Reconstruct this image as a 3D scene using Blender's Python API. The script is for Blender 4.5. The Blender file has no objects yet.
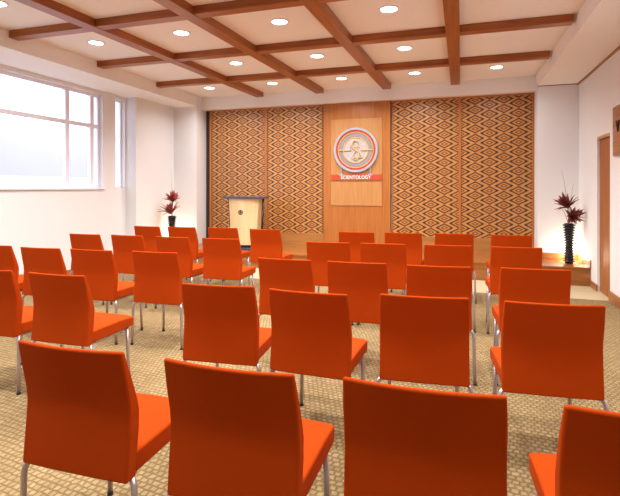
import bpy, bmesh, math, random
from mathutils import Vector, Matrix
R = math.radians
random.seed(4)
scene = bpy.context.scene
COL = scene.collection

# ------------------------------------------------------------------ camera
cd = bpy.data.cameras.new('camera')
cam = bpy.data.objects.new('camera', cd); COL.objects.link(cam)
cam.location = (0, 0, 1.40)
cam.rotation_euler = (R(90), 0, math.atan(151 / 473))
cd.sensor_fit = 'HORIZONTAL'; cd.sensor_width = 36
cd.lens = 36 * 473 / 620
cd.shift_y = -60 / 620
cd.clip_start = 0.05; cd.clip_end = 300
scene.camera = cam

# ------------------------------------------------------------------ world, exposure
SKY = 3.6
LAMP_W = 11.5
UP_W = 10
w = bpy.data.worlds.new('sky'); scene.world = w; w.use_nodes = True
nt = w.node_tree; bg = nt.nodes['Background']
bg.inputs[0].default_value = (0.84, 0.86, 1.0, 1); bg.inputs[1].default_value = SKY
vs = scene.view_settings
scene.display_settings.display_device = 'sRGB'
vs.view_transform = 'Standard'; vs.look = 'None'; vs.gamma = 1; vs.use_curve_mapping = False
vs.exposure = 0.2
WIN = [(-2.4, 6.59), (6.9, 7.14)]
XW = -5.80

# ------------------------------------------------------------------ materials
def mat(name, col=(0.8, 0.8, 0.8), rough=0.5, metal=0.0, spec=0.5, emit=None, es=0):
    m = bpy.data.materials.new(name); m.use_nodes = True
    b = m.node_tree.nodes['Principled BSDF']
    b.inputs['Base Color'].default_value = (*col, 1)
    b.inputs['Roughness'].default_value = rough
    b.inputs['Metallic'].default_value = metal
    b.inputs['Specular IOR Level'].default_value = spec
    if emit:
        b.inputs['Emission Color'].default_value = (*emit, 1); b.inputs['Emission Strength'].default_value = es
    return m
def nodes(m): return m.node_tree.nodes, m.node_tree.links, m.node_tree.nodes['Principled BSDF']
def noise_mat(name, c1, c2, scale, rough=0.6, bump=0.0, stretch=(1, 1, 1), spec=0.5, detail=4, dist=0.002):
    m = mat(name, c1, rough, spec=spec); n, l, b = nodes(m)
    tc = n.new('ShaderNodeTexCoord'); mp = n.new('ShaderNodeMapping'); mp.inputs['Scale'].default_value = stretch
    no = n.new('ShaderNodeTexNoise'); no.inputs['Scale'].default_value = scale; no.inputs['Detail'].default_value = detail
    mx = n.new('ShaderNodeMix'); mx.data_type = 'RGBA'
    mx.inputs[6].default_value = (*c1, 1); mx.inputs[7].default_value = (*c2, 1)
    l.new(tc.outputs['Object'], mp.inputs[0]); l.new(mp.outputs[0], no.inputs['Vector'])
    l.new(no.outputs['Fac'], mx.inputs[0]); l.new(mx.outputs[2], b.inputs['Base Color'])
    if bump:
        bp = n.new('ShaderNodeBump'); bp.inputs['Strength'].default_value = bump; bp.inputs['Distance'].default_value = dist
        l.new(no.outputs['Fac'], bp.inputs['Height']); l.new(bp.outputs[0], b.inputs['Normal'])
    return m
def wood(name, c1, c2, stretch, rough=0.35, scale=3.0):
    m = mat(name, c1, rough); n, l, b = nodes(m)
    tc = n.new('ShaderNodeTexCoord'); mp = n.new('ShaderNodeMapping'); mp.inputs['Scale'].default_value = stretch
    no = n.new('ShaderNodeTexNoise'); no.inputs['Scale'].default_value = scale
    no.inputs['Detail'].default_value = 6; no.inputs['Distortion'].default_value = 0.6
    cr = n.new('ShaderNodeValToRGB'); e = cr.color_ramp.elements
    e[0].position = 0.32; e[0].color = (*c2, 1); e[1].position = 0.68; e[1].color = (*c1, 1)
    l.new(tc.outputs['Object'], mp.inputs[0]); l.new(mp.outputs[0], no.inputs['Vector'])
    l.new(no.outputs['Fac'], cr.inputs[0]); l.new(cr.outputs[0], b.inputs['Base Color'])
    bp = n.new('ShaderNodeBump'); bp.inputs['Strength'].default_value = 0.08; bp.inputs['Distance'].default_value = 0.002
    l.new(no.outputs['Fac'], bp.inputs['Height']); l.new(bp.outputs[0], b.inputs['Normal'])
    return m

M = {}
M['wall'] = noise_mat('wall_paint', (0.765, 0.775, 0.79), (0.75, 0.76, 0.775), 40, 0.85, 0.05)
M['ceil'] = noise_mat('ceiling_paint', (0.84, 0.825, 0.80), (0.82, 0.805, 0.78), 40, 0.9, 0.03)
M['fabric'] = noise_mat('orange_fabric', (0.40, 0.045, 0.0025), (0.34, 0.038, 0.002), 350, 0.9, 0.25, spec=0.05, dist=0.0006)
b = M['fabric'].node_tree.nodes['Principled BSDF']
b.inputs['Sheen Weight'].default_value = 0.05; b.inputs['Sheen Roughness'].default_value = 0.4
b.inputs['Sheen Tint'].default_value = (1, 0.35, 0.12, 1)
M['steel'] = mat('silver_tube', (0.50, 0.44, 0.47), 0.36, 0.8)
M['rubber'] = mat('dark_rubber', (0.03, 0.03, 0.03), 0.7)
M['beamL'] = wood('beam_wood_lengthwise', (0.38, 0.115, 0.022), (0.23, 0.062, 0.011), (9, 0.5, 9))
M['beamC'] = wood('beam_wood_crosswise', (0.38, 0.115, 0.022), (0.23, 0.062, 0.011), (0.5, 9, 9))
M['orangewood'] = wood('orange_wood_upright', (0.46, 0.17, 0.036), (0.36, 0.12, 0.024), (9, 9, 0.5))
M['palewood'] = wood('pale_wood_upright', (0.52, 0.265, 0.09), (0.44, 0.205, 0.065), (8, 8, 0.5))
M['stagewood'] = wood('stage_wood', (0.36, 0.135, 0.032), (0.23, 0.08, 0.017), (0.6, 8, 8), 0.28)
M['bandwood'] = wood('band_wood', (0.44, 0.20, 0.055), (0.34, 0.145, 0.037), (0.6, 8, 8), 0.35)
M['doorwood'] = wood('door_wood', (0.36, 0.13, 0.03), (0.27, 0.09, 0.02), (8, 8, 0.5), 0.6)
M['skirt'] = wood('skirting_wood', (0.40, 0.15, 0.045), (0.27, 0.09, 0.025), (6, 0.6, 8), 0.35)
M['maple'] = wood('maple', (0.80, 0.60, 0.34), (0.74, 0.52, 0.27), (7, 7, 0.5), 0.22, 2.0)
M['navy'] = noise_mat('dark_granite', (0.03, 0.035, 0.06), (0.10, 0.11, 0.16), 90, 0.2)
M['black'] = mat('black_lacquer', (0.012, 0.010, 0.010), 0.25)
M['darkgap'] = mat('dark_gap', (0.03, 0.02, 0.015), 0.8)
M['frame'] = mat('window_frame_white', (0.82, 0.84, 0.97), 0.4)
M['tile'] = None
M['silver'] = mat('brushed_silver', (0.42, 0.47, 0.56), 0.4, 0.35)
M['red'] = mat('red_enamel', (0.62, 0.035, 0.012), 0.4)
M['signred'] = mat('red_sign', (0.58, 0.06, 0.018), 0.5)
M['gold'] = mat('gold', (0.74, 0.52, 0.22), 0.35, 0.3)
M['greyband'] = noise_mat('pewter_relief', (0.38, 0.34, 0.33), (0.18, 0.16, 0.17), 60, 0.45, 0.6, dist=0.004)
M['disc'] = noise_mat('emblem_face', (0.50, 0.47, 0.50), (0.42, 0.39, 0.42), 12, 0.4)
M['white'] = mat('white_paint', (0.82, 0.82, 0.82), 0.5)
M['lens'] = mat('lamp_lens', (1, 1, 1), 0.5, emit=(0.90, 0.97, 1.0), es=9)
M['uplens'] = mat('uplight_lens', (1, 1, 1), 0.5, emit=(1.0, 0.82, 0.6), es=12)
M['petal'] = noise_mat('dark_red_petal', (0.30, 0.035, 0.025), (0.07, 0.012, 0.015), 30, 0.6)
M['petal2'] = noise_mat('red_petal', (0.46, 0.085, 0.06), (0.24, 0.035, 0.035), 30, 0.6)
M['stem'] = mat('green_stem', (0.22, 0.28, 0.08), 0.6)
M['hill'] = noise_mat('distant_hill', (0.275, 0.275, 0.30), (0.265, 0.265, 0.295), 0.2, 0.9)
M['roof'] = noise_mat('pale_roof', (0.44, 0.43, 0.44), (0.42, 0.41, 0.42), 2, 0.9)
M['ground'] = noise_mat('outside_ground', (0.34, 0.35, 0.34), (0.32, 0.33, 0.32), 1, 0.9)
def glass_mat():
    m = bpy.data.materials.new('window_glass'); m.use_nodes = True
    n, l = m.node_tree.nodes, m.node_tree.links; n.clear()
    o = n.new('ShaderNodeOutputMaterial'); t = n.new('ShaderNodeBsdfTransparent'); g = n.new('ShaderNodeBsdfGlossy')
    g.inputs['Roughness'].default_value = 0.02
    lw = n.new('ShaderNodeLayerWeight'); lw.inputs['Blend'].default_value = 0.15; f = n.new('ShaderNodeMath'); f.operation = 'MULTIPLY'; f.inputs[1].default_value = 0.3; l.new(lw.outputs['Facing'], f.inputs[0])
    mx = n.new('ShaderNodeMixShader'); l.new(f.outputs[0], mx.inputs[0]); l.new(t.outputs[0], mx.inputs[1]); l.new(g.outputs[0], mx.inputs[2])
    l.new(mx.outputs[0], o.inputs[0]); return m
M['glass'] = glass_mat()

def carpet():
    m = mat('woven_carpet', (0.5, 0.36, 0.2), 0.95, spec=0.1); n, l, b = nodes(m)
    tc = n.new('ShaderNodeTexCoord'); mp = n.new('ShaderNodeMapping'); mp.inputs['Rotation'].default_value = (0, 0, 0.12)
    no = n.new('ShaderNodeTexNoise'); no.inputs['Scale'].default_value = 28
    va = n.new('ShaderNodeVectorMath'); va.operation = 'MULTIPLY_ADD'; va.inputs[1].default_value = (0.024,) * 3
    l.new(tc.outputs['Object'], no.inputs['Vector']); l.new(no.outputs['Color'], va.inputs[0]); l.new(tc.outputs['Object'], va.inputs[2])
    l.new(va.outputs[0], mp.inputs[0])
    br = n.new('ShaderNodeTexBrick')
    for k, v in (('Scale', 1.0), ('Mortar Size', 0.009), ('Mortar Smooth', 1.0), ('Bias', 0.0), ('Brick Width', 0.036), ('Row Height', 0.036)):
        br.inputs[k].default_value = v
    br.inputs['Color1'].default_value = (0.42, 0.305, 0.155, 1); br.inputs['Color2'].default_value = (0.34, 0.235, 0.11, 1)
    br.inputs['Mortar'].default_value = (0.21, 0.14, 0.062, 1)
    l.new(mp.outputs[0], br.inputs['Vector']); 
    n2 = n.new('ShaderNodeTexNoise'); n2.inputs['Scale'].default_value = 60; l.new(tc.outputs['Object'], n2.inputs['Vector'])
    mx = n.new('ShaderNodeMix'); mx.data_type = 'RGBA'; mx.blend_type = 'MULTIPLY'; mx.inputs[0].default_value = 0.35
    l.new(br.outputs['Color'], mx.inputs[6]); l.new(n2.outputs['Fac'], mx.inputs[7]); l.new(mx.outputs[2], b.inputs['Base Color'])
    iv = n.new('ShaderNodeMath'); iv.operation = 'SUBTRACT'; iv.inputs[0].default_value = 1; l.new(br.outputs['Fac'], iv.inputs[1])
    bp = n.new('ShaderNodeBump'); bp.inputs['Strength'].default_value = 0.7; bp.inputs['Distance'].default_value = 0.006
    l.new(iv.outputs[0], bp.inputs['Height']); l.new(bp.outputs[0], b.inputs['Normal'])
    return m
M['carpet'] = carpet()
def tile():
    m = mat('cream_floor_tile', (0.66, 0.56, 0.36), 0.35); n, l, b = nodes(m)
    tc = n.new('ShaderNodeTexCoord'); br = n.new('ShaderNodeTexBrick'); br.offset = 0
    for k, v in (('Scale', 1.0), ('Mortar Size', 0.004), ('Brick Width', 0.45), ('Row Height', 0.45)): br.inputs[k].default_value = v
    br.inputs['Color1'].default_value = (0.60, 0.50, 0.32, 1); br.inputs['Color2'].default_value = (0.55, 0.46, 0.29, 1)
    br.inputs['Mortar'].default_value = (0.45, 0.36, 0.22, 1)
    l.new(tc.outputs['Object'], br.inputs['Vector']); l.new(br.outputs['Color'], b.inputs['Base Color'])
    return m
M['tile'] = tile()

def pattern():
    """woven diamond columns; object x runs across the panel, z up from its foot"""
    m = mat('diamond_weave', (0.6, 0.3, 0.1), 0.4); n, l, b = nodes(m)
    tc = n.new('ShaderNodeTexCoord'); sp = n.new('ShaderNodeSeparateXYZ'); l.new(tc.outputs['Object'], sp.inputs[0])
    def mth(op, a, b2=None, c=None):
        q = n.new('ShaderNodeMath'); q.operation = op
        for i, v in enumerate((a, b2, c)):
            if v is None: continue
            if isinstance(v, (int, float)): q.inputs[i].default_value = v
            else: l.new(v, q.inputs[i])
        return q.outputs[0]
    u = mth('MULTIPLY', sp.outputs['X'], 1 / PW); v = mth('MULTIPLY', sp.outputs['Z'], 1 / PH)
    def fam(du, dv):
        a = mth('ABSOLUTE', mth('WRAP', mth('ADD', u, du), 1.0, -1.0))
        c = mth('ABSOLUTE', mth('WRAP', mth('ADD', v, dv), 0.5, -0.5))
        return mth('ADD', mth('MULTIPLY', a, 1 / 0.68), mth('MULTIPLY', c, 1 / 0.5)), a
    m1, a1 = fam(0.0, 0.0); m2, a2 = fam(1.0, 0.5)
    mm = mth('MINIMUM', m1, m2)
    cr = n.new('ShaderNodeValToRGB'); el = cr.color_ramp.elements
    L = (0.56, 0.27, 0.075, 1); D = (0.12, 0.038, 0.012, 1); MD = (0.19, 0.062, 0.017, 1)
    stops = [(0.0, L), (0.16, L), (0.22, MD), (0.40, MD), (0.46, L), (0.62, L), (0.70, D), (0.97, D), (1.03, L), (1.9, L)]
    stops = [(p / 2, c) for p, c in stops]
    el[0].position = 0; el[0].color = stops[0][1]; el[1].position = stops[-1][0]; el[1].color = L
    for p, c in stops[1:-1]:
        e = el.new(p); e.color = c
    hv = mth('MULTIPLY', mm, 0.5); l.new(hv, cr.inputs[0])
    no = n.new('ShaderNodeTexNoise'); no.inputs['Scale'].default_value = 3; no.inputs['Detail'].default_value = 5
    mp = n.new('ShaderNodeMapping'); mp.inputs['Scale'].default_value = (8, 8, 1)
    l.new(tc.outputs['Object'], mp.inputs[0]); l.new(mp.outputs[0], no.inputs['Vector'])
    mr = n.new('ShaderNodeMapRange'); mr.inputs['To Min'].default_value = 0.7; mr.inputs['To Max'].default_value = 1.15
    l.new(no.outputs['Fac'], mr.inputs[0])
    mx = n.new('ShaderNodeMix'); mx.data_type = 'RGBA'; mx.blend_type = 'MULTIPLY'; mx.inputs[0].default_value = 1
    # blackened side tips of each diamond
    def tip(m_, a_): return mth('MULTIPLY', mth('GREATER_THAN', a_, 0.43), mth('LESS_THAN', m_, 1.0))
    tp = mth('MAXIMUM', tip(m1, a1), tip(m2, a2))
    mt = n.new('ShaderNodeMix'); mt.data_type = 'RGBA'; l.new(tp, mt.inputs[0]); l.new(cr.outputs[0], mt.inputs[6]); mt.inputs[7].default_value = (0.045, 0.018, 0.012, 1)
    l.new(mt.outputs[2], mx.inputs[6]); l.new(mr.outputs[0], mx.inputs[7]); l.new(mx.outputs[2], b.inputs['Base Color'])
    bp = n.new('ShaderNodeBump'); bp.inputs['Strength'].default_value = 0.5; bp.inputs['Distance'].default_value = 0.004
    l.new(cr.outputs[0], bp.inputs['Height']); l.new(bp.outputs[0], b.inputs['Normal'])
    return m
PW, PH = 0.232, 0.165
M['pattern'] = pattern()

# ------------------------------------------------------------------ mesh helpers
def box(bm, x0, x1, y0, y1, z0, z1):
    r = bmesh.ops.create_cube(bm, size=1)
    bmesh.ops.scale(bm, vec=(x1 - x0, y1 - y0, z1 - z0), verts=r['verts'])
    bmesh.ops.translate(bm, vec=((x0 + x1) / 2, (y0 + y1) / 2, (z0 + z1) / 2), verts=r['verts'])
def cyl(bm, c, r, h, axis='Z', seg=32, r2=None):
    q = bmesh.ops.create_cone(bm, cap_ends=True, segments=seg, radius1=r, radius2=r if r2 is None else r2, depth=h)
    if axis == 'Y': bmesh.ops.rotate(bm, matrix=Matrix.Rotation(R(90), 3, 'X'), verts=q['verts'])
    if axis == 'X': bmesh.ops.rotate(bm, matrix=Matrix.Rotation(R(90), 3, 'Y'), verts=q['verts'])
    bmesh.ops.translate(bm, vec=c, verts=q['verts'])
def tube(bm, pts, rad, seg=10, radii=None):
    pts = [Vector(p) for p in pts]; rings = []
    n = len(pts); up = None
    for i, p in enumerate(pts):
        d = (pts[min(i + 1, n - 1)] - pts[max(i - 1, 0)]).normalized()
        if up is None:
            up = d.orthogonal().normalized()
        up = (up - d * up.dot(d)).normalized(); s = d.cross(up)
        r = radii[i] if radii else rad
        rings.append([bm.verts.new(p + (up * math.cos(2 * math.pi * k / seg) + s * math.sin(2 * math.pi * k / seg)) * r) for k in range(seg)])
    for a, b in zip(rings, rings[1:]):
        for k in range(seg): bm.faces.new((a[k], a[(k + 1) % seg], b[(k + 1) % seg], b[k]))
    bm.faces.new(rings[0][::-1]); bm.faces.new(rings[-1])
def lathe(bm, prof, c=(0, 0, 0), seg=40, axis='Z', close=False):
    rings = []
    for r, z in prof:
        ring = []
        for k in range(seg):
            a = 2 * math.pi * k / seg
            v = (r * math.cos(a), r * math.sin(a), z) if axis == 'Z' else (r * math.cos(a), -z, r * math.sin(a))
            ring.append(bm.verts.new(Vector(c) + Vector(v)))
        rings.append(ring)
    pr = list(zip(rings, rings[1:]))
    if close: pr.append((rings[-1], rings[0]))
    for a, b in pr:
        for k in range(seg): bm.faces.new((a[k], a[(k + 1) % seg], b[(k + 1) % seg], b[k]))
    if not close:
        bm.faces.new(rings[0][::-1]); bm.faces.new(rings[-1])
def bez(p0, p1, p2, n=8):
    p0, p1, p2 = map(Vector, (p0, p1, p2))
    return [(1 - t) ** 2 * p0 + 2 * t * (1 - t) * p1 + t * t * p2 for t in [i / n for i in range(n + 1)]]
def prism(bm, poly, y0, y1):
    """polygon in (x, z), extruded in y"""
    a = [bm.verts.new((x, y0, z)) for x, z in poly]; b = [bm.verts.new((x, y1, z)) for x, z in poly]
    bm.faces.new(a); bm.faces.new(b[::-1])
    for i in range(len(a)):
        j = (i + 1) % len(a); bm.faces.new((a[j], a[i], b[i], b[j]))
def obj(name, bm, m, parent=None, bevel=0, smooth=False, loc=(0, 0, 0), seg=2, angle=30):
    bmesh.ops.recalc_face_normals(bm, faces=bm.faces)
    me = bpy.data.meshes.new(name); bm.to_mesh(me); bm.free()
    for k in (m if isinstance(m, (list, tuple)) else [m]): me.materials.append(k)
    o = bpy.data.objects.new(name, me); COL.objects.link(o); o.location = loc
    if parent: o.parent = parent
    if smooth:
        for p in me.polygons: p.use_smooth = True
    if bevel:
        md = o.modifiers.new('bevel', 'BEVEL'); md.width = bevel; md.segments = seg; md.limit_method = 'ANGLE'; md.angle_limit = R(angle)
        if smooth:
            md.harden_normals = True
    return o
def new(): return bmesh.new()
def bx(*a):
    bm = new(); box(bm, *a); return bm
def tag(o, label=None, cat=None, group=None, kind=None):
    if label: o['label'] = label
    if cat: o['category'] = cat
    if group: o['group'] = group
    if kind: o['kind'] = kind
    return o
def struct(name, bm, m, parent=None, **k):
    o = obj(name, bm, m, parent, **k)
    if not parent: o['kind'] = 'structure'
    return o
def thing(name, label, cat, loc=(0, 0, 0), group=None):
    o = bpy.data.objects.new(name, None); COL.objects.link(o); o.location = loc; o.empty_display_size = 0.1
    return tag(o, label, cat, group)
def copy_tree(o, parent=None):
    c = o.copy(); COL.objects.link(c)
    if parent: c.parent = parent
    for ch in [q for q in bpy.data.objects if q.parent == o]: copy_tree(ch, c)
    return c

# ------------------------------------------------------------------ room shell
XR, XSL, XSR = 1.76, -5.06, 1.17     # right wall, left and right soffit faces
ZC, ZS, YB, YN, YR = 3.25, 3.04, 8.35, 8.65, -3.2
XP = -5.58
CY = 6.72                             # carpet ends
bm = bx(-5.95, 1.95, YR - 0.15, CY, -0.1, 0); struct('floor', bm, M['carpet'])
bm = bx(-5.95, 1.95, CY, YN + 0.1, -0.1, 0); struct('floor', bm, M['tile'])
struct('ceiling', bx(XSL, XSR, YR, 8.56, ZC, ZC + 0.1), M['ceil'])
# soffits and header
struct('ceiling', bx(-6.0, XSL, YR, YB, ZS, ZC + 0.1), M['ceil'])
struct('ceiling', bx(XSR, 1.95, YR, YB, ZS, ZC + 0.1), M['ceil'])
struct('ceiling', bx(XSL, XSR, 8.56, 8.78, 3.0, ZC + 0.1), M['ceil'])
# back wall with white side faces
bm = bx(-6.0, XSL, YB, 8.9, 0, ZC + 0.1); box(bm, XSR, 1.95, YB, 8.9, 0, ZC + 0.1); box(bm, XSL, XSR, 8.76, 8.9, 0, ZC + 0.1)
struct('wall_back', bm, M['wall'])
struct('wall_rear', bx(-5.95, 1.95, YR - 0.15, YR, 0, ZS), M['wall'])
# left wall with windows
bm = bx(XW - 0.2, XW, YR, 8.35, 0, 1.40)
box(bm, XW - 0.2, XW, YR, 8.35, 2.98, ZS)
for a, b in ((YR, -2.4), (6.59, 6.9), (7.14, 8.35)): box(bm, XW - 0.2, XW, a, b, 1.40, 2.98)
box(bm, XW, XP, 7.17, 8.35, 0, ZS)
struct('wall_left', bm, M['wall'])
# right wall with doorway
bm = bx(XR, XR + 0.2, YR, 6.72, 0, ZS); box(bm, XR, XR + 0.2, 7.30, YB, 0, ZS); box(bm, XR, XR + 0.2, 6.72, 7.30, 2.09, ZS)
struct('wall_right', bm, M['wall'])
# window frames
def window(name, y0, y1, mull, zb=2.44, fw=0.045):
    r = tag(bpy.data.objects.new(name, None), kind='structure'); COL.objects.link(r); r.location = (XW - 0.1, y0, 1.4)
    bm = new(); H = 1.58; L = y1 - y0
    box(bm, -0.03, 0.03, 0, L, 0, fw); box(bm, -0.03, 0.03, 0, L, H - fw, H)
    box(bm, -0.03, 0.03, 0, fw, fw, H - fw); box(bm, -0.03, 0.03, L - fw, L, fw, H - fw)
    if zb: box(bm, -0.03, 0.03, fw, L - fw, zb - 1.4 - 0.032, zb - 1.4 + 0.032)
    for yy in mull: box(bm, -0.032, 0.032, yy - y0 - 0.04, yy - y0 + 0.04, fw, H - fw)
    obj('window_frame', bm, M['frame'], r, bevel=0.004)
    obj('window_pane', bx(-0.004, 0.004, fw, L - fw, fw, H - fw), M['glass'], r)
    return r
w1 = window('window_1', -2.4, 6.59, [-0.9, 0.5, 1.9, 3.3, 4.6, 5.9, 6.42])
w2 = window('window_2', 6.9, 7.14, [], 0, 0.03)
struct('trim_1', bx(XW - 0.12, XW + 0.03, -2.45, 6.62, 1.375, 1.40), M['frame'], bevel=0.004)
# doorway
d = tag(bpy.data.objects.new('door_1', None), kind='structure'); COL.objects.link(d); d.location = (XR + 0.03, 6.72, 0)
obj('door_leaf', bx(0, 0.045, 0.0, 0.58, 0.005, 2.05), M['doorwood'], d, bevel=0.003)
obj('door_frame', bx(-0.03, 0.045, 0.0, 0.58, 2.052, 2.09), M['palewood'], d)
# skirtings, crown strips
struct('baseboard_left', bx(XW, XW + 0.018, YR, 7.17, 0, 0.13), M['skirt'], bevel=0.004)
struct('baseboard_left', bx(XP, XP + 0.018, 7.15, 7.58, 0, 0.13), M['skirt'], bevel=0.004)
struct('baseboard_right', bx(XR - 0.018, XR, YR, 6.72, 0, 0.13), M['skirt'], bevel=0.004)
struct('baseboard_right', bx(XR - 0.018, XR, 7.28, 7.58, 0, 0.09), M['skirt'], bevel=0.004)
struct('baseboard_back', bx(XSR, XR, YB - 0.018, YB, 0.27, 0.37), M['skirt'], bevel=0.004)
struct('baseboard_back', bx(XP, XSL, YB - 0.018, YB, 0.27, 0.37), M['skirt'], bevel=0.004)
struct('baseboard_right', bx(XR - 0.018, XR, 7.60, YB - 0.018, 0.27, 0.37), M['skirt'], bevel=0.004)
struct('trim_2', bx(XR - 0.022, XR, YR, YB, ZS - 0.022, ZS), M['skirt'])
struct('trim_3', bx(XSR, XR - 0.022, YB - 0.015, YB, ZS - 0.012, ZS), M['skirt'])
# stage platform
st = thing('stage_platform', 'low brown wooden stage platform running along the foot of the patterned back wall', 'stage', (-1.9, 7.6, 0))
obj('riser', bx(XP + 1.9, XR + 1.9 - 0.001, 0.02, 0.05, 0, 0.245), M['stagewood'], st)
def slab(poly, z0, z1):
    bm = new(); a = [bm.verts.new((x + 1.9, y - 7.6, z0)) for x, y in poly]; b_ = [bm.verts.new((x + 1.9, y - 7.6, z1)) for x, y in poly]
    bm.faces.new(a[::-1]); bm.faces.new(b_)
    for i in range(len(a)): j = (i + 1) % len(a); bm.faces.new((a[i], a[j], b_[j], b_[i]))
    return bm
obj('deck', slab([(XP, 7.6), (XR - .002, 7.6), (XR - .002, YB - .002), (XSR - .002, YB - .002), (XSR - .002, 8.69), (XSL + .002, 8.69), (XSL + .002, YB - .002), (XP, YB - .002)], 0.245, 0.27), M['stagewood'], st)

# ------------------------------------------------------------------ beams
BZ = 3.165
BG = 'brown wooden ceiling beams'
for xf, xn, t in ((-0.09, -0.09, 'over the right half, first lengthwise beam from the right'), (-1.255, -1.37, 'second lengthwise beam from the right'),
             (-2.50, -2.66, 'third lengthwise beam from the right'), (-3.71, -3.88, 'lengthwise beam nearest the window')):
    sl = (xn - xf) / (4.28 - 8.44); L = 8.44 - YR
    bm = new(); box(bm, -0.075, 0.075, -L, 0, 0, ZC - BZ + 0.01)
    o = obj('ceiling_beam', bm, M['beamL'], bevel=0.003, loc=(xf, 8.44, BZ - 0.006)); o.rotation_euler = (0, 0, -math.atan(sl))
    tag(o, 'brown wooden ceiling beam, ' + t, 'beam', BG)
for y, t in ((7.10, 'crosswise, closest to the patterned wall'), (5.69, 'crosswise, second from the patterned wall'), (4.28, 'crosswise, third from the patterned wall'),
             (2.86, None), (1.44, None), (0.02, None), (-1.4, None)):
    o = obj('ceiling_beam', bx(XSL + 0.001, 1.14, -0.065, 0.065, 0, ZC - BZ + 0.01), M['beamC'], bevel=0.003, loc=(0, y, BZ))
    tag(o, 'brown wooden ceiling beam, ' + (t or 'crosswise, over the seats behind the view'), 'beam', BG)

# ------------------------------------------------------------------ downlights
DG = 'round recessed downlights'
def downlight():
    t = thing('downlight', 'x', 'ceiling light', (0, 0, ZC), DG)
    bm = new(); lathe(bm, [(0.106, 0), (0.106, -0.004), (0.100, -0.009), (0.088, -0.010), (0.084, -0.004), (0.084, 0)], seg=32, close=True)
    obj('trim_ring', bm, M['white'], t, smooth=True)
    bm = new(); cyl(bm, (0, 0, -0.003), 0.0835, 0.005)
    obj('lens', bm, M['lens'], t)
    return t
proto = downlight(); first = True
cols = [(0.52, 'rightmost column'), (-0.71, 'second column from the right'), (-1.92, 'middle column'), (-3.17, 'second column from the window'), (-4.42, 'column nearest the window')]
rows = [(7.75, 'bay against the patterned wall'), (6.33, 'second bay from the patterned wall'), (4.90, 'third bay from the patterned wall'), (3.55, 'fourth bay from the patterned wall'), (2.15, None), (0.75, None)]
for y, rt in rows:
    for x, ct in cols:
        if y == 6.33 and x in (0.52, -4.42): continue
        o = proto if first else copy_tree(proto); first = False
        o.location = (x, y, ZC)
        o['label'] = 'glowing round downlight, %s, %s' % (ct, rt or 'bay behind the view, row %s' % {2.15: 'five', 0.75: 'six', -0.7: 'seven', -2.2: 'eight'}[y])
        l = bpy.data.lights.new('downlight_lamp', 'AREA'); l.shape = 'DISK'; l.size = 0.13; l.energy = LAMP_W * (0.45 if y < 1 else 0.8 if y < 3 else 0.85 if y > 7 else 1.05)
        l.color = (1.0, 0.95, 0.92); l.spread = R(145)
        lo = bpy.data.objects.new('downlight_lamp', l); COL.objects.link(lo); lo.location = (0, 0, -0.014); lo.parent = o

# ------------------------------------------------------------------ back wall joinery
YP = 8.70
xs = [-4.93, -3.69, -2.50, -1.23, -0.02, 1.165]
side = ['leftmost, behind the lectern', 'second from the left, beside the emblem panel', None, 'third, just right of the emblem panel', 'rightmost, near the tall dark vase']
for i in range(5):
    if i == 2: continue
    a, b_ = xs[i] + 0.022, xs[i + 1] - 0.022
    t = thing('patterned_panel', 'tall wall panel of brown diamond pattern, ' + side[i], 'wall panel', (a, YP, 0.53), 'diamond patterned wall panels')
    obj('panel_face', bx(0, b_ - a, 0, 0.03, 0, 2.44), M['pattern'], t)
    bm = new(); box(bm, 0, b_ - a, -0.012, 0.03, 2.44, 2.47)
    obj('top_rail', bm, M['orangewood'], t)
k = 4
for i in (0, 1, 4, 5):
    struct('trim_%d' % k, bx(xs[i] - 0.022, xs[i] + 0.022, YP - 0.02, 8.75, 0.27, 3.0), M['orangewood'], bevel=0.003); k += 1
struct('trim_%d' % k, bx(xs[0] + 0.022, xs[2] - 0.0, YP - 0.01, 8.75, 0.27, 0.53), M['bandwood']); k += 1
struct('trim_%d' % k, bx(xs[3], xs[5] - 0.022, YP - 0.01, 8.75, 0.27, 0.53), M['bandwood']); k += 1
struct('trim_%d' % k, bx(XSL, xs[0] - 0.022, 8.735, 8.75, 0.27, 3.0), M['darkgap']); k += 1
cp = thing('wood_paneling', 'wide plain orange-brown wood wall panel carrying the round emblem', 'wall panel', (-1.865, YP, 0.27))
obj('panel_face', bx(-0.635, 0.635, -0.03, 0.05, 0, 2.73), M['orangewood'], cp, bevel=0.003)
tag(obj('inset_panel', bx(-0.485, 0.485, -0.042, -0.028, 0.80, 2.42), M['palewood'], cp, bevel=0.003), 'lighter wood inset panel')

# emblem
YE = YP - 0.042
em = thing('round_emblem', 'round silver and red emblem with gold symbol on the central wood panel', 'emblem', (-1.865, YE, 2.105))
def ring(name, r0, r1, d0, d1, m, lab=None):
    bm = new(); lathe(bm, [(r1, 0), (r1, d1 - 0.006), (r1 - 0.006, d1), (r0 + 0.006, d1), (r0, d1 - 0.006), (r0, 0)], axis='Y', seg=64, close=True)
    o = obj(name, bm, m, em, smooth=False)
    if lab: o['label'] = lab
ring('outer_rim', 0.372, 0.418, 0, 0.05, M['silver'])
ring('red_ring', 0.340, 0.372, 0, 0.036, M['red'])
ring('gold_ring', 0.322, 0.340, 0, 0.042, M['gold'])
ring('relief_band', 0.245, 0.322, 0, 0.03, M['greyband'])
ring('inner_ring', 0.222, 0.245, 0, 0.036, M['gold'])
bm = new(); cyl(bm, (0, -0.012, 0), 0.222, 0.024, 'Y', 48); obj('face', bm, M['disc'], em)
obj('cross_bar', bx(-0.32, -0.09, -0.045, -0.024, -0.008, 0.010), M['gold'], em); obj('cross_bar', bx(0.10, 0.32, -0.045, -0.024, -0.008, 0.010), M['gold'], em)
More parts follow.
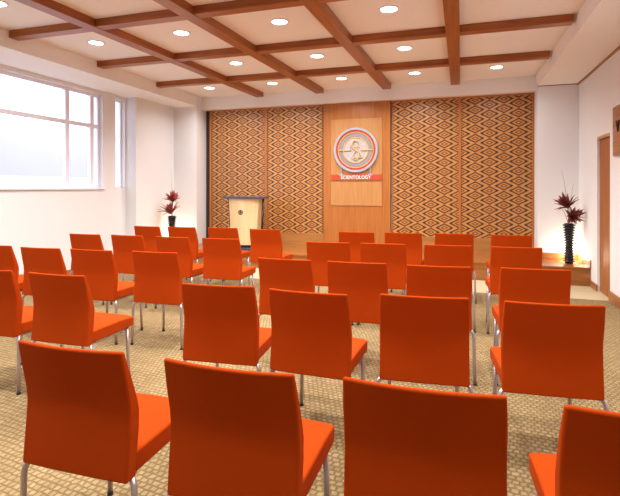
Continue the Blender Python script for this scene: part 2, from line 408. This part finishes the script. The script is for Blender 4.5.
def tri(cx, cz, s, wd):
    bm = new(); P = [(cx, cz + s), (cx + s * 0.87, cz - s * 0.5), (cx - s * 0.87, cz - s * 0.5)]
    P = [Vector((x, -0.034, z)) for x, z in P]
    for i in range(3): tube(bm, [P[i], P[(i + 1) % 3]], wd, 6)
    return bm
obj('triangle', tri(-0.02, 0.10, 0.10, 0.008), M['gold'], em)
obj('triangle', tri(0.03, -0.08, 0.12, 0.008), M['gold'], em)
pts = []
for i in range(33):
    t = i / 32; a = R(30) + t * R(240)
    if t <= 1: pts.append((0.062 * math.cos(a), -0.045, 0.093 + 0.085 * math.sin(a)))
lo_ = [(-x, y, -z) for x, y, z in pts][::-1]
bm = new(); tube(bm, pts + lo_, 0.009, 8); obj('letter_s', bm, M['gold'], em, smooth=True)
# hanger fittings and sign
sg = thing('hanging_sign', 'red horizontal name sign with white capital letters under the round emblem', 'sign', (-1.865, YE, 1.60))
bm = new(); prism(bm, [(-0.48, -0.052), (0.48, -0.052), (0.47, 0.0), (0.48, 0.052), (-0.48, 0.052), (-0.47, 0.0)], -0.022, 0)
obj('board', bm, M['signred'], sg, bevel=0.003)
for s in (-1, 1):
    bm = new(); tube(bm, [(s * 0.275, -0.02, 0.045), (s * 0.275, -0.03, 0.185)], 0.009, 8); box(bm, s * 0.275 - 0.04, s * 0.275 + 0.04, -0.034, -0.018, 0.035, 0.062)
    obj('hanger', bm, M['silver'], sg)
tcv = bpy.data.curves.new('sign_text', 'FONT'); tcv.body = 'SCIENTOLOGY'; tcv.size = 0.098; tcv.extrude = 0.003; tcv.align_x = 'CENTER'; tcv.align_y = 'CENTER'; tcv.space_character = 1.06; tcv.offset = 0.0015
to = bpy.data.objects.new('tmp', tcv); COL.objects.link(to)
dg = bpy.context.evaluated_depsgraph_get(); me = bpy.data.meshes.new_from_object(to.evaluated_get(dg)); bpy.data.objects.remove(to)
me.materials.append(M['white'])
lt = bpy.data.objects.new('lettering', me); COL.objects.link(lt); lt.parent = sg; lt.location = (0, -0.025, -0.004); lt.rotation_euler = (R(90), 0, 0); lt.scale = (0.82, 0.95, 1)

# ------------------------------------------------------------------ lectern
lc = thing('lectern', 'pale maple lectern with curved front and dark top on the stage', 'lectern', (-3.78, 7.95, 0.27))
bm = new()
bot, top = [], []
N = 14
def face_pt(t, hw, bulge): # front arc
    x = -hw + 2 * hw * t; return (x, -0.10 - bulge * (1 - (2 * t - 1) ** 2))
vb, vt = [], []
for i in range(N + 1):
    x, y = face_pt(i / N, 0.245, 0.08); vb.append(bm.verts.new((x, y, 0.10)))
    x, y = face_pt(i / N, 0.300, 0.10); vt.append(bm.verts.new((x, y, 0.935)))
vb += [bm.verts.new((0.215, 0.16, 0.10)), bm.verts.new((-0.215, 0.16, 0.10))]
vt += [bm.verts.new((0.27, 0.16, 0.935)), bm.verts.new((-0.27, 0.16, 0.935))]
n_ = len(vb)
for i in range(n_):
    j = (i + 1) % n_; bm.faces.new((vb[i], vb[j], vt[j], vt[i]))
bm.faces.new(vb[::-1]); bm.faces.new(vt)
obj('body', bm, M['maple'], lc)
bm = new(); a = []
for z in (0.935, 0.975):
    ring_ = []
    for i in range(N + 1):
        x, y = face_pt(i / N, 0.40, 0.11); ring_.append(bm.verts.new((x, y - 0.04, z)))
    ring_ += [bm.verts.new((0.37, 0.22, z + 0.0)), bm.verts.new((-0.37, 0.22, z + 0.0))]; a.append(ring_)
for i in range(n_):
    j = (i + 1) % n_; bm.faces.new((a[0][i], a[0][j], a[1][j], a[1][i]))
bm.faces.new(a[0][::-1]); bm.faces.new(a[1])
obj('top', bm, M['navy'], lc, bevel=0.006)
for s in (-1, 1):
    bm = new(); tube(bm, [(s * 0.30, 0.02, 0.03), (s * 0.345, 0.0, 0.935)], 0.02, 12); obj('post', bm, M['black'], lc, smooth=True)
bm = bx(-0.33, 0.33, -0.20, 0.2, 0.0, 0.05); box(bm, -0.22, 0.22, -0.1, 0.14, 0.05, 0.10); obj('base', bm, M['navy'], lc, bevel=0.006)
bm = new(); lathe(bm, [(0.042, 0), (0.042, 0.008), (0.03, 0.008), (0.03, 0)], c=(-0.01, -0.197, 0.69), axis='Y', seg=28, close=True); cyl(bm, (-0.01, -0.199, 0.69), 0.013, 0.01, 'Y', 12)
box(bm, -0.013, -0.007, -0.204, -0.192, 0.665, 0.715)
obj('badge', bm, M['black'], lc)

# ------------------------------------------------------------------ vases and flowers
def vase(name, label, loc):
    t = thing(name, label, 'vase', loc, 'tall dark ribbed floor vases')
    prof = [(0.055, 0.0)]
    n = 15
    for i in range(n):
        z = 0.02 + i * 0.575 / n; q = i / (n - 1)
        r = 0.074 - 0.016 * math.sin(q * math.pi) + 0.004 * q
        prof += [(r - 0.016, z), (r + 0.005, z + 0.006), (r + 0.010, z + 0.016), (r + 0.004, z + 0.026), (r - 0.016, z + 0.032)]
    prof += [(0.066, 0.60), (0.055, 0.60), (0.05, 0.55), (0.045, 0.5)]
    bm = new(); lathe(bm, prof, seg=40); obj('body', bm, M['black'], t, smooth=True)
    return t
def bloom(bm, c, d, r, n, sd):
    rnd = random.Random(sd); d = Vector(d).normalized(); u = d.orthogonal().normalized(); v = d.cross(u)
    for i in range(n):
        a = rnd.uniform(0, 6.28); op = rnd.uniform(0.15, 1.35); L = r * rnd.uniform(0.75, 1.1)
        o = (u * math.cos(a) + v * math.sin(a))
        p0 = Vector(c); p2 = p0 + d * L * math.cos(op) + o * L * math.sin(op); p1 = p0 + d * L * 0.5 * (math.cos(op) + .5) + o * L * 0.55 * math.sin(op) 
        pts = bez(p0, p1, p2 + o * L * .05 + d * L * .08, 6)
        nrm = o.cross(d).normalized()
        wd = r * rnd.uniform(0.07, 0.12); prev = None
        th = (pts[-1] - pts[0]).normalized().cross(nrm).normalized() * 0.0025
        for j, p in enumerate(pts):
            q = j / 6; h = wd * (0.35 + 1.2 * math.sin(math.pi * (0.15 + 0.83 * q))) * (1 - q ** 3) + 0.0008
            cur = [bm.verts.new(p + nrm * h + th), bm.verts.new(p + th * 2.2), bm.verts.new(p - nrm * h + th), bm.verts.new(p - th)]
            if prev:
                for k in range(4): bm.faces.new((prev[k], prev[(k + 1) % 4], cur[(k + 1) % 4], cur[k]))
            else: bm.faces.new(cur[::-1])
            prev = cur
        bm.faces.new(prev)
def flowers(label, loc, blooms, tip, m, group='dark red flowers standing in the tall vases'):
    t = thing('flower_arrangement', label, 'flowers', loc, group)
    for i, (c, d, r) in enumerate(blooms):
        bm = new(); bloom(bm, c, d, r, 34, i + int(loc[0] * 7)); obj('bloom', bm, m, t, smooth=True)
        bm = new(); tube(bm, bez((0.01 * (i - .5), 0, -0.12), (0.01 * (i - .5), 0, 0.05), Vector(c) + Vector(d).normalized() * 0.02), 0.006, 8); obj('stem', bm, M['stem'], t, smooth=True)
    for q, (px_, top_) in enumerate(tip):
        pts = bez((0, 0.01, -0.12), (px_ * 0.1, 0.01, top_ * 0.5), (px_, 0.0, top_), 10)
        bm = new(); tube(bm, pts, 0, 6, [0.006 - 0.0048 * i / 10 for i in range(11)]); obj('long_stem', bm, M['stem'], t, smooth=True)
vr = (1.545, 7.95, 0.27); vl = (-5.27, 7.82, 0.27)
vase('floor_vase', 'tall black ribbed vase on the stage at the right, by the doorway', vr)
vase('floor_vase', 'black ribbed vase on the stage at the left, near the window', vl)
flowers('two dark red spiky blooms in the right vase by the doorway', (vr[0], vr[1], vr[2] + 0.6),
        [((0.0, 0, 0.24), (-0.6, -0.3, 0.8), 0.215), ((0.03, -0.02, 0.08), (0.4, -0.8, 0.7), 0.19)], [(-0.10, 0.80), (0.06, 0.6), (-0.14, 0.28)], M['petal'])
flowers('two red spiky blooms in the left vase near the window', (vl[0], vl[1], vl[2] + 0.6),
        [((0.02, 0, 0.27), (0.3, -0.3, 1), 0.20), ((-0.0, -0.02, 0.04), (-0.1, -0.4, 1), 0.235)], [(-0.02, 0.88)], M['petal2'])
def uplight(label, loc, aim):
    t = thing('floor_uplight', label, 'lamp', loc, 'small uplights behind the vases')
    bm = new(); lathe(bm, [(0.05, 0), (0.05, 0.03), (0.045, 0.035), (0.038, 0.035), (0.038, 0.02), (0.036, 0)], seg=28, close=True); obj('housing', bm, M['black'], t, smooth=False)
    bm = new(); cyl(bm, (0, 0, 0.022), 0.037, 0.006); obj('lens', bm, M['uplens'], t)
    l = bpy.data.lights.new('uplight_lamp', 'POINT'); l.energy = UP_W; l.color = (1.0, 0.80, 0.58); l.shadow_soft_size = 0.03
    o = bpy.data.objects.new('uplight_lamp', l); COL.objects.link(o); o.parent = t; o.location = (0, 0, 0.09)
uplight('small glowing uplight hidden behind the right vase', (1.605, 8.19, 0.27), 0)
uplight('small glowing uplight hidden behind the left vase', (-5.30, 8.15, 0.27), 0)

# plaque on the right wall
pq = thing('wooden_plaque', 'dark-lettered wooden plaque on the right wall near the doorway', 'plaque', (XR, 6.50, 1.78))
obj('board', bx(-0.03, -0.001, -0.85, 0, 0, 0.58), wood('plaque_wood', (0.42, 0.19, 0.07), (0.24, 0.09, 0.03), (8, 0.6, 8)), pq, bevel=0.004)
bm = new(); tube(bm, [(-0.034, -0.17, 0.40), (-0.034, -0.22, 0.28), (-0.034, -0.27, 0.40)], 0.012, 8); obj('mark', bm, M['black'], pq)

# ------------------------------------------------------------------ chairs
def make_chair():
    """origin: floor under the rear top edge; x across, +y towards the stage"""
    t = thing('banquet_chair', 'x', 'chair', (0, 0, 0), 'orange upholstered chairs in rows facing the stage')
    W = 0.2285
    prof = [  # z, rear y, front y, plan curve amount
        (0.385, 0.024, 0.078, 0.2), (0.45, 0.030, 0.085, 0.3), (0.55, 0.040, 0.098, 0.5), (0.615, 0.044, 0.100, 0.65), (0.66, 0.040, 0.088, 0.75), (0.75, 0.021, 0.055, 0.9), (0.845, 0.0, 0.022, 1.0)]
    bm = new(); NX = 12; Rr, Fr = [], []
    for z, yr, yf, c in prof:
        ra, fa = [], []
        for i in range(NX + 1):
            u = -1 + 2 * i / NX; x = u * (W - (0.004 if z > .8 else 0)); k = 0.024 * c * (1 - u * u)
            ra.append(bm.verts.new((x, yr - k, z))); fa.append(bm.verts.new((x, yf - k, z)))
        Rr.append(ra); Fr.append(fa)
    for g in (Rr, Fr):
        for a, b in zip(g, g[1:]):
            for i in range(NX): bm.faces.new((a[i], a[i + 1], b[i + 1], b[i]))
    for a, b in ((Rr[0], Fr[0]), (Rr[-1], Fr[-1])):
        for i in range(NX): bm.faces.new((a[i], a[i + 1], b[i + 1], b[i]))
    for s in (0, NX):
        for k in range(len(prof) - 1): bm.faces.new((Rr[k][s], Rr[k + 1][s], Fr[k + 1][s], Fr[k][s]))
    obj('backrest', bm, M['fabric'], t, bevel=0.0095, smooth=True, seg=4, angle=40)
    # seat
    bm = new(); NY = 6; T, B = [], []
    for j in range(NY + 1):
        q = j / NY; y = 0.080 + q * 0.425
        ta, ba = [], []
        for i in range(NX + 1):
            u = -1 + 2 * i / NX; x = u * 0.222; y2 = y + (0.006 * (1 - u * u) if j == NY else 0)
            ta.append(bm.verts.new((x, y2, 0.468 + 0.006 * (1 - u ** 4) - 0.010 * max(0, q - .7) / .3)))
            ba.append(bm.verts.new((x, y2 - (0.01 if j == NY else 0), 0.392)))
        T.append(ta); B.append(ba)
    for g in (T, B):
        for a, b in zip(g, g[1:]):
            for i in range(NX): bm.faces.new((a[i], a[i + 1], b[i + 1], b[i]))
    for j in (0, NY):
        for i in range(NX): bm.faces.new((T[j][i], T[j][i + 1], B[j][i + 1], B[j][i]))
    for s in (0, NX):
        for k in range(NY): bm.faces.new((T[k][s], T[k + 1][s], B[k + 1][s], B[k][s]))
    obj('seat', bm, M['fabric'], t, bevel=0.010, smooth=True, seg=3, angle=40)
    # frame under the seat
    bm = new()
    for s in (-1, 1): tube(bm, [(s * 0.19, 0.09, 0.381), (s * 0.19, 0.47, 0.381)], 0.011, 10)
    tube(bm, [(-0.19, 0.13, 0.381), (0.19, 0.13, 0.381)], 0.010, 10); tube(bm, [(-0.19, 0.45, 0.381), (0.19, 0.45, 0.381)], 0.010, 10)
    obj('seat_frame', bm, M['steel'], t, smooth=True)
    for s in (-1, 1):
        bm = new()
        pts = [Vector((s * 0.19, 0.12, 0.381)), Vector((s * 0.205, 0.085, 0.381))] + bez((s * 0.212, 0.072, 0.381), (s * 0.240, 0.05, 0.385), (s * 0.243, 0.048, 0.33), 7) + [Vector((s * 0.246, 0.044, 0.15)), Vector((s * 0.25, 0.040, 0.012))]
        tube(bm, pts, 0.0115, 12); lg = obj('leg', bm, M['steel'], t, smooth=True)
        bm = new(); cyl(bm, (s * 0.25, 0.040, 0.007), 0.0135, 0.014, seg=14); obj('foot_cap', bm, M['rubber'], lg)
        bm = new(); tube(bm, [(s * 0.195, 0.455, 0.39), (s * 0.200, 0.462, 0.2), (s * 0.205, 0.468, 0.012)], 0.0115, 12)
        lg = obj('leg', bm, M['steel'], t, smooth=True)
        bm = new(); cyl(bm, (s * 0.205, 0.468, 0.007), 0.0135, 0.014, seg=14); obj('foot_cap', bm, M['rubber'], lg)
    return t
rowname = ['the row nearest the camera', 'the second row from the camera', 'the middle row', 'the second row from the stage', 'the row nearest the stage']
colR = ['by the aisle', 'second from the aisle', 'third from the aisle', 'at the far right end']
colL = ['by the aisle', 'second from the aisle', 'third from the aisle', 'at the window end']
# measured rear top-edge midpoints (before the 3 % scale) per chair: row, block, place, x, y, turn in degrees
CH = [
 (0,'R',0,-1.27,1.28,1),(0,'R',1,-0.672,1.28,0),(0,'R',2,-0.097,1.31,1),(0,'R',3,0.470,1.315,3),
 (1,'L',1,-3.01,2.34,1),(1,'L',0,-2.42,2.34,1),(1,'R',0,-1.29,2.35,5),(1,'R',1,-0.76,2.34,-2),(1,'R',2,-0.17,2.42,5),(1,'R',3,0.422,2.45,5),
 (2,'L',3,-4.22,3.35,1),(2,'L',2,-3.63,3.33,2),(2,'L',1,-3.09,3.36,1),(2,'L',0,-2.47,3.41,2),(2,'R',0,-1.28,3.37,-1),(2,'R',1,-0.72,3.38,2),(2,'R',2,-0.15,3.39,5),(2,'R',3,0.472,3.47,4),
 (3,'L',3,-4.21,4.48,0),(3,'L',2,-3.64,4.51,-1),(3,'L',1,-3.04,4.51,-3),(3,'L',0,-2.45,4.53,2),(3,'R',0,-1.26,4.54,4),(3,'R',1,-0.72,4.60,4),(3,'R',2,-0.12,4.65,5),(3,'R',3,0.48,4.68,4),
 (4,'L',3,-4.23,5.66,-3),(4,'L',2,-3.69,5.70,0),(4,'L',1,-3.09,5.77,2),(4,'L',0,-2.44,5.70,-2),(4,'R',0,-1.22,5.70,3),(4,'R',1,-0.66,5.76,0),(4,'R',2,-0.08,5.84,4),(4,'R',3,0.55,5.86,5)]
cproto = make_chair()
for i, (r, blk, c, x, y, a) in enumerate(CH):
    o = cproto if i == 0 else copy_tree(cproto)
    o.location = (x * 1.03 - (0.007 if x < -0.2 or r < 2 else -0.004), y * 1.03, 0); o.rotation_euler = (0, 0, R(a))
    o['label'] = 'orange chair in %s, %s block, %s' % (rowname[r], 'left' if blk == 'L' else 'right', (colL if blk == 'L' else colR)[c])

# ------------------------------------------------------------------ outside the window
bm = new(); rnd = random.Random(3); gx, gy = 30, 12; V = []
for i in range(gx + 1):
    row = []
    for j in range(gy + 1):
        yy = -40 + i * 170 / gx; q = j / gy
        h = (16 + 5 * (1 - math.cos((yy - 76) * 0.07)) + 0.4 * math.sin(yy * .5)) * math.sin(q * math.pi) + rnd.uniform(-.4, .4) * math.sin(q * math.pi)
        row.append(bm.verts.new((-60 - 40 * q, yy, -6 + max(h, 0))))
    V.append(row)
for i in range(gx):
    for j in range(gy): bm.faces.new((V[i][j], V[i + 1][j], V[i + 1][j + 1], V[i][j + 1]))
tag(obj('hill', bm, M['hill'], smooth=True), 'faint pale hills seen far beyond the large window', 'hill')
bh = thing('house', 'pale low house with sloping roof seen beyond the large window', 'house', (-28, 24, -6))
obj('wall', bx(-4, 4, -8, 8, 0, 5.8), M['roof'], bh)
bm = new(); P = [(-4.6, 5.7), (4.6, 5.7), (0, 8.2)]
va = [bm.verts.new((x, -8.6, z)) for x, z in P]; vb = [bm.verts.new((x, 8.6, z)) for x, z in P]
bm.faces.new(va); bm.faces.new(vb[::-1])
for i in range(3): bm.faces.new((va[i], va[(i + 1) % 3], vb[(i + 1) % 3], vb[i]))
obj('roof', bm, M['roof'], bh)
tag(obj('ground', bx(-150, -8, -60, 150, -6.3, -6), M['ground']), kind='structure')
